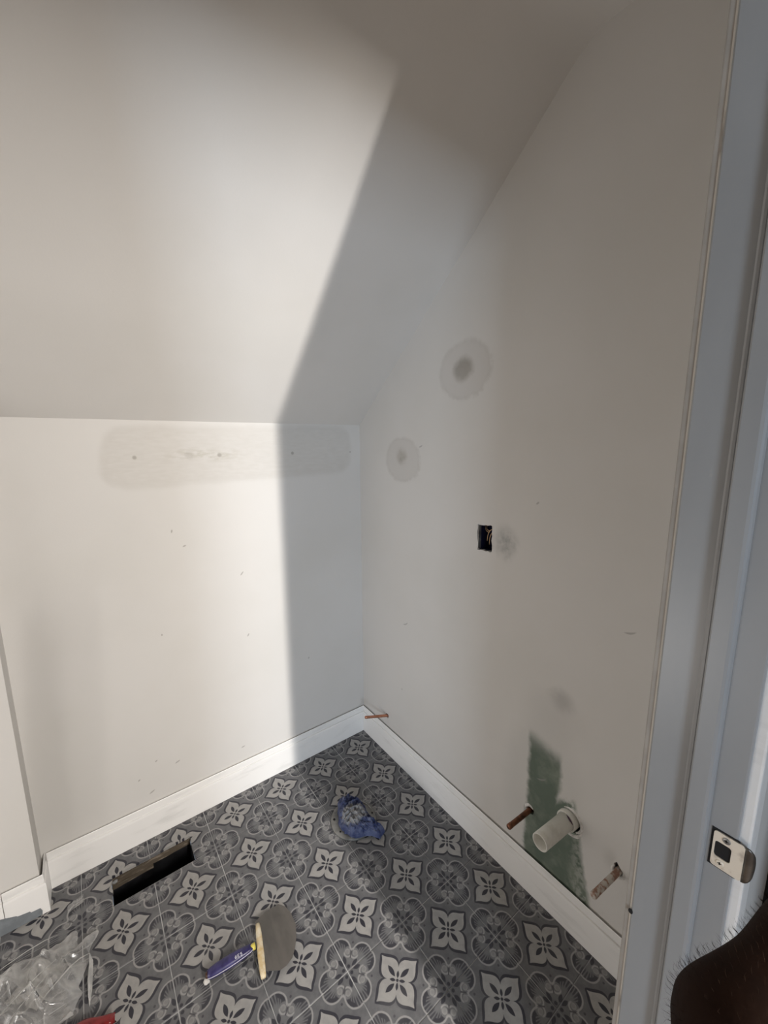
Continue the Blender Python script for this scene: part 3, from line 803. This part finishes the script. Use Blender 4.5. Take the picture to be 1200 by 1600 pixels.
for k in range(sec):
    s = 2 * k / (sec - 1) - 1; wv = .0092 * (.5 + .5 * math.sqrt(max(0, 1 - s * s * .93))) + .0008 * (k > 5); hv = .0080 * (.45 + .55 * math.sqrt(max(0, 1 - s * s * .95)))
    cpt = cm + cdir * hl * s
    rows.append([bm.verts.new(cpt + cn * wv * math.cos(a_) + Vector((0, 0, hv * math.sin(a_)))) for a_ in [2 * math.pi * i / 12 for i in range(12)]])
for a_, b_ in zip(rows, rows[1:]):
    for i in range(12): bm.faces.new((a_[i], a_[(i + 1) % 12], b_[(i + 1) % 12], b_[i]))
bm.faces.new(rows[0][::-1]); bm.faces.new(rows[-1])
sub('collar', bm, M['ivory'], t, TO, True)
# handle: oval section, swelling, on a slight incline
hp0, hp1 = Vector((-.800, -.5960, .0225)), Vector((-.921, -.5800, .0165))
hd = (hp1 - hp0).normalized(); hs = Vector((-hd.y, hd.x, 0)).normalized(); hu = hd.cross(hs) * -1
if hu.z < 0: hu = -hu
prof = [(0, .55), (.06, .72), (.2, .86), (.4, .98), (.6, 1.0), (.8, .96), (.93, .86), (1.0, .66)]
def handle_sweep(bm, hw, hh, s0=0, s1=1):
    rows = []
    for s, r_ in prof:
        if s < s0 or s > s1: continue
        cpt = hp0.lerp(hp1, s)
        rows.append([bm.verts.new(cpt + hs * hw * r_ * math.copysign(abs(math.cos(a_)) ** .8, math.cos(a_)) + hu * hh * r_ * math.copysign(abs(math.sin(a_)) ** .8, math.sin(a_))) for a_ in [2 * math.pi * i / 20 for i in range(20)]])
    for a_, b_ in zip(rows, rows[1:]):
        for i in range(20): bm.faces.new((a_[i], a_[(i + 1) % 20], b_[(i + 1) % 20], b_[i]))
    bm.faces.new(rows[0][::-1]); bm.faces.new(rows[-1])
bm = bmesh.new(); handle_sweep(bm, .0150, .0120)
hnd = sub('handle', bm, M['handle'], t, TO, True)
def at_handle(s, side, up): return hp0.lerp(hp1, s) + hs * side + hu * up
# pale seam along the lower flank
sgn = -1 if hs.y > 0 else 1
bm = bmesh.new(); tube(bm, [at_handle(s, sgn * .0150 * r_, .002) for s, r_ in prof], .0011, 6)
sub('seam', bm, M['white_print'], t, TO, True)
bm = bmesh.new(); tube(bm, [at_handle(-.06, 0, -.001), at_handle(.0, 0, 0), at_handle(.05, 0, 0)], [.0085, .0082, .0078], 14)
sub('ferrule', bm, M['yellow'], t, TO, True)
bm = bmesh.new(); bmesh.ops.create_icosphere(bm, subdivisions=2, radius=1)
for v_ in bm.verts: v_.co = v_.co * .0085 * (1 + .4 * noise.noise(v_.co * 2)); v_.co.z *= .7; v_.co += at_handle(1.03, sgn * .008, -.005)
sub('plaster_blob', bm, M['plaster'], t, TO, True)
bm = bmesh.new(); tube(bm, [at_handle(.985, 0, 0), at_handle(1.035, -sgn * .001, -.001)], [.0092, .0075], 14)
M['brown_end'] = newmat('brown_butt', (.05, .018, .008), .4)[0]
sub('butt', bm, M['brown_end'], t, TO, True)
# small white size mark printed near the collar: three short characters
def stroke(bm, pts, r_=.0009): tube(bm, pts, r_, 6)
bm = bmesh.new()
def glyph(s_c, segs):
    for seg_ in segs:
        pts = []
        for (gx, gy) in seg_:
            s = s_c - gx * .042; sd = sgn * (.0090 - gy * .0055)
            rr = next((r1_ + (r0_ - r1_) * (s - s1_) / (s0_ - s1_) for (s1_, r1_), (s0_, r0_) in zip(prof, prof[1:]) if s1_ <= s <= s0_), .8)
            k_ = min(.98, abs(sd) / (.0150 * rr))
            pts.append(at_handle(s, sd, .0120 * rr * math.sqrt(max(0.02, 1 - k_ ** 2.4)) + .0002))
        stroke(bm, pts)
G6 = [[(.9, 1), (.3, .9), (0, .4), (.2, 0), (.8, .05), (.9, .4), (.3, .5)]]
GE = [[(.9, 1), (0, 1), (0, 0), (.9, 0)], [(0, .5), (.7, .5)]]
G5 = [[(.9, 1), (.1, 1), (.05, .55), (.7, .55), (.9, .25), (.6, 0), (0, 0)]]
for s_c, g_ in ((.40, G6), (.34, GE), (.28, G5)): glyph(s_c, g_)
sub('print', bm, M['white_print'], hnd, TO, True)

# ---- clear plastic bag, crumpled, lower left
def plastic_mat():
    m = bpy.data.materials.new('clear_plastic_film'); m.use_nodes = True; nt = m.node_tree; nt.nodes.clear()
    out = nt.nodes.new('ShaderNodeOutputMaterial')
    tr = nt.nodes.new('ShaderNodeBsdfTransparent'); df = nt.nodes.new('ShaderNodeBsdfDiffuse'); gl = nt.nodes.new('ShaderNodeBsdfGlossy'); tl = nt.nodes.new('ShaderNodeBsdfTranslucent')
    df.inputs[0].default_value = (.80, .79, .77, 1); tl.inputs[0].default_value = (.7, .7, .68, 1)
    gl.inputs['Roughness'].default_value = .18; gl.inputs[0].default_value = (.9, .9, .9, 1)
    v, _ = coords(nt); n1 = noise_tex(nt, v, 16, 4)
    a = nt.nodes.new('ShaderNodeMixShader'); a.inputs[0].default_value = .35
    nt.links.new(df.outputs[0], a.inputs[1]); nt.links.new(tl.outputs[0], a.inputs[2])
    lw = nt.nodes.new('ShaderNodeLayerWeight'); lw.inputs['Blend'].default_value = .45
    f = (Ex(nt, lw.outputs['Facing']).pow(1.4) * .85 + n1.ss(.35, .75) * .30 + .12).min(.94)
    b2 = nt.nodes.new('ShaderNodeMixShader'); nt.links.new(f.s, b2.inputs[0])
    nt.links.new(tr.outputs[0], b2.inputs[1]); nt.links.new(a.outputs[0], b2.inputs[2])
    c2 = nt.nodes.new('ShaderNodeMixShader'); c2.inputs[0].default_value = .10
    nt.links.new(b2.outputs[0], c2.inputs[1]); nt.links.new(gl.outputs[0], c2.inputs[2])
    nt.links.new(c2.outputs[0], out.inputs[0]); return m
M['film'] = plastic_mat()
t = empty('plastic_bag', (-1.30, -.36, 0)); PO = Vector((-1.30, -.36, 0))
tag(t, 'crumpled clear plastic bag on the tiles at lower left', 'plastic bag')
bm = bmesh.new(); NX, NY = 64, 64; grid = []
def inside_w(u_, v_):
    return max(0, 1 - max(abs(u_), abs(v_)) ** 3)
for i in range(NX + 1):
    row = []
    for j in range(NY + 1):
        u_, v_ = 2 * i / NX - 1, 2 * j / NY - 1
        ex = 1 + .42 * noise.noise(Vector((u_ * 2.6, v_ * 2.6, 3))) - .10
        p = Vector((-1.335 + .145 * u_ * ex + .03 * v_, max(-.448, -.345 + .125 * v_ * ex - .03 * u_), 0))
        q_ = Vector((p.x * 11, p.y * 11, .4))
        rid = 1 - abs(noise.noise(q_)) * 2.2
        rid2 = 1 - abs(noise.noise(Vector((p.x * 26 + p.y * 12, p.y * 9 - p.x * 6, 7)))) * 2.4
        wgt = inside_w(u_, v_)
        h = .003 + wgt * (.030 * max(0, rid) ** 2 + .028 * max(0, rid2) ** 2 + .012) + .005 * (1 + noise.noise(q_ * 3))
        p.x += .010 * noise.noise(q_ * 1.7 + Vector((4, 1, 0))); p.y += .010 * noise.noise(q_ * 1.7 + Vector((0, 6, 2)))
        row.append(bm.verts.new((p.x, p.y, max(.0025, h))))
    grid.append(row)
for i in range(NX):
    for j in range(NY): bm.faces.new((grid[i][j], grid[i + 1][j], grid[i + 1][j + 1], grid[i][j + 1]))
sub('film', bm, M['film'], t, PO, True)
# a stiff fold standing up in a point, and rolled creases
M['film_fold'] = speckled('fold_highlight', (.50, .49, .47), (.34, .335, .325), 40, .35)  # opaque pale tone paints the highlights on the clear folds
def fold(name, pts, wid):
    bm = bmesh.new(); rows = []
    for k, p in enumerate(pts):
        s = k / (len(pts) - 1); wd = wid * math.sin(math.pi * min(.999, max(.02, s))) ** .7
        p = Vector(p); rows.append([bm.verts.new(p + Vector((wd, wd * .5, .0))), bm.verts.new(p + Vector((0, 0, wd * .9))), bm.verts.new(p + Vector((-wd, -wd * .3, 0)))])
    for a_, b_ in zip(rows, rows[1:]):
        for i in range(2): bm.faces.new((a_[i], a_[i + 1], b_[i + 1], b_[i]))
    return sub(name, bm, M['film_fold'], t, PO, False)
fold('fold', [(-1.180, -.345, .046), (-1.178, -.365, .036), (-1.182, -.395, .026), (-1.184, -.425, .016), (-1.187, -.452, .006)], .006)
fold('fold', [(-1.180, -.345, .046), (-1.200, -.348, .050), (-1.225, -.358, .052), (-1.255, -.378, .052), (-1.290, -.398, .048)], .006)
fold('fold', [(-1.255, -.318, .060), (-1.290, -.338, .066), (-1.325, -.358, .066), (-1.365, -.378, .060), (-1.41, -.395, .05)], .004)
fold('fold', [(-1.262, -.340, .058), (-1.290, -.362, .062), (-1.325, -.386, .060), (-1.36, -.410, .05)], .0025)
fold('fold', [(-1.255, -.212, .022), (-1.285, -.218, .034), (-1.325, -.228, .042), (-1.37, -.238, .044), (-1.42, -.25, .04)], .003)
# small scrap of the same film
bm = bmesh.new(); g2 = []
for i in range(9):
    row = []
    for j in range(9):
        p = Vector(((i - 4) * .0052, (j - 4) * .0036, 0)); h = .002 + .008 * abs(noise.noise(p * 90 + Vector((2, 3, 1)))) + .003 * random.random()
        row.append(bm.verts.new((p.x + .002 * random.random(), p.y + p.x * .3, h)))
    g2.append(row)
for i in range(8):
    for j in range(8): bm.faces.new((g2[i][j], g2[i + 1][j], g2[i + 1][j + 1], g2[i][j + 1]))
o = bm_obj('plastic_scrap', bm, M['film'], loc=(-1.2165, -.122, 0)); tag(o, 'small scrap of clear plastic film on the tiles between the boxed-out corner and duct hole', 'plastic scrap')

# ---- red plastic piece at the bottom edge
def red_mat():
    m, nt, b = newmat('glossy_red_plastic', (.17, .012, .012), .25)
    v, _ = coords(nt); n1 = noise_tex(nt, v, 45, 3)
    nt.links.new(mix(nt, (.20, .013, .013), (.085, .006, .007), n1.ss(.4, .7)), b.inputs['Base Color']); return m
bm = bmesh.new(); rows = []
for k in range(15):
    s = k / 14; cx_, cy_ = -1.275 + .140 * s, -.492 + .006 * math.sin(s * 2.2) - .040 * s
    wd = .020 * math.sin(math.pi * (.12 + .80 * s)) ** .6; hh = .013 + .005 * math.sin(s * 5)
    rows.append([bm.verts.new((cx_ + .004 * math.sin(a_ * 2), cy_ + wd * math.cos(a_) * (1 + .15 * math.sin(s * 14)), .0145 + hh * math.sin(a_) * (1 + .25 * noise.noise(Vector((s * 6, a_, 2)))))) for a_ in [2 * math.pi * i / 14 for i in range(14)]])
for a_, b_ in zip(rows, rows[1:]):
    for i in range(14): bm.faces.new((a_[i], a_[(i + 1) % 14], b_[(i + 1) % 14], b_[i]))
bm.faces.new(rows[0][::-1]); bm.faces.new(rows[-1])
zmin = min(v_.co.z for v_ in bm.verts)
for v_ in bm.verts: v_.co -= Vector((-1.20, -.51, zmin - .0012))
o = bm_obj('red_plastic_piece', bm, red_mat(), loc=(-1.20, -.51, 0), smooth=True)
tag(o, 'dark red glossy plastic piece next to the clear bag at the bottom edge', 'plastic piece')

# ---- the photographer's bent arm reaching into the doorway
def at(px_, py_, depth): return CAM + depth * (FWD + RGT * ((px_ - 600) / FPX) - UPV * ((py_ - 800) / FPX))
def skin_mat():
    m, nt, b = newmat('shaded_brown_skin', (.02, .008, .004), .75, 0, .12)  # even skin tone darkened to hold the shade on the arm
    v, _ = coords(nt); n1 = noise_tex(nt, v, 30, 4); n2 = noise_tex(nt, v, 260, 3)
    nt.links.new(mix(nt, (.020, .0080, .0042), (.012, .0048, .0026), n1.ss(.35, .7)), b.inputs['Base Color']); bump(nt, b, n2, .25, .0008); return m
K = .52
chain = [(at(1195, 1740, .33 * K), .054), (at(1168, 1655, .305 * K), .0560), (at(1172, 1612, .300 * K), .0480), (at(1225, 1562, .322 * K), .0375), (at(1268, 1515, .34 * K), .0440), (at(1340, 1440, .38 * K), .0500)]
chain = [(p, r_ * K) for p, r_ in chain]
me = bpy.data.meshes.new('person')
me.from_pydata([tuple(p) for p, r_ in chain], [(i, i + 1) for i in range(len(chain) - 1)], [])
arm = link('person', me, skin_mat())
tag(arm, 'bare brown hairy bent arm of a person, coloured dark for shade, in front of the door frame', 'person')
sk = arm.modifiers.new('skin', 'SKIN'); sd_ = arm.modifiers.new('subsurf', 'SUBSURF'); sd_.levels = 3; sd_.render_levels = 3
for i, (p, r_) in enumerate(chain): me.skin_vertices[0].data[i].radius = (r_, r_)
me.skin_vertices[0].data[0].use_root = True
dg_ = bpy.context.evaluated_depsgraph_get(); ev = arm.evaluated_get(dg_)
me2 = bpy.data.meshes.new_from_object(ev); arm.modifiers.clear(); arm.data = me2
for p_ in me2.polygons: p_.use_smooth = True
if not me2.materials: me2.materials.append(bpy.data.materials['shaded_brown_skin'])
# fine hairs
bm = bmesh.new(); rh = random.Random(5)
polys = [p_ for p_ in me2.polygons]
for k in range(5200):
    p_ = rh.choice(polys); c_ = Vector(p_.center); n_ = Vector(p_.normal)
    d_ = (n_ + Vector((rh.uniform(-.6, .6), rh.uniform(-.6, .6), rh.uniform(-.2, .9)))).normalized()
    l_ = rh.uniform(.0015, .0045); tn = d_.cross(Vector((.3, .5, .8))).normalized() * .00005
    mid = c_ + n_ * l_ * .5 + d_ * l_ * .1; end = c_ + d_ * l_
    a_, b_, m1, m2, e_ = bm.verts.new(c_ - tn), bm.verts.new(c_ + tn), bm.verts.new(mid - tn), bm.verts.new(mid + tn), bm.verts.new(end)
    bm.faces.new((a_, b_, m2, m1)); bm.faces.new((m1, m2, e_))
hair = bm_obj('arm_hair', bm, newmat('dark_hair', (.03, .018, .012), .9, 0, 0)[0], arm, recalc=False); hair['kind'] = 'stuff'
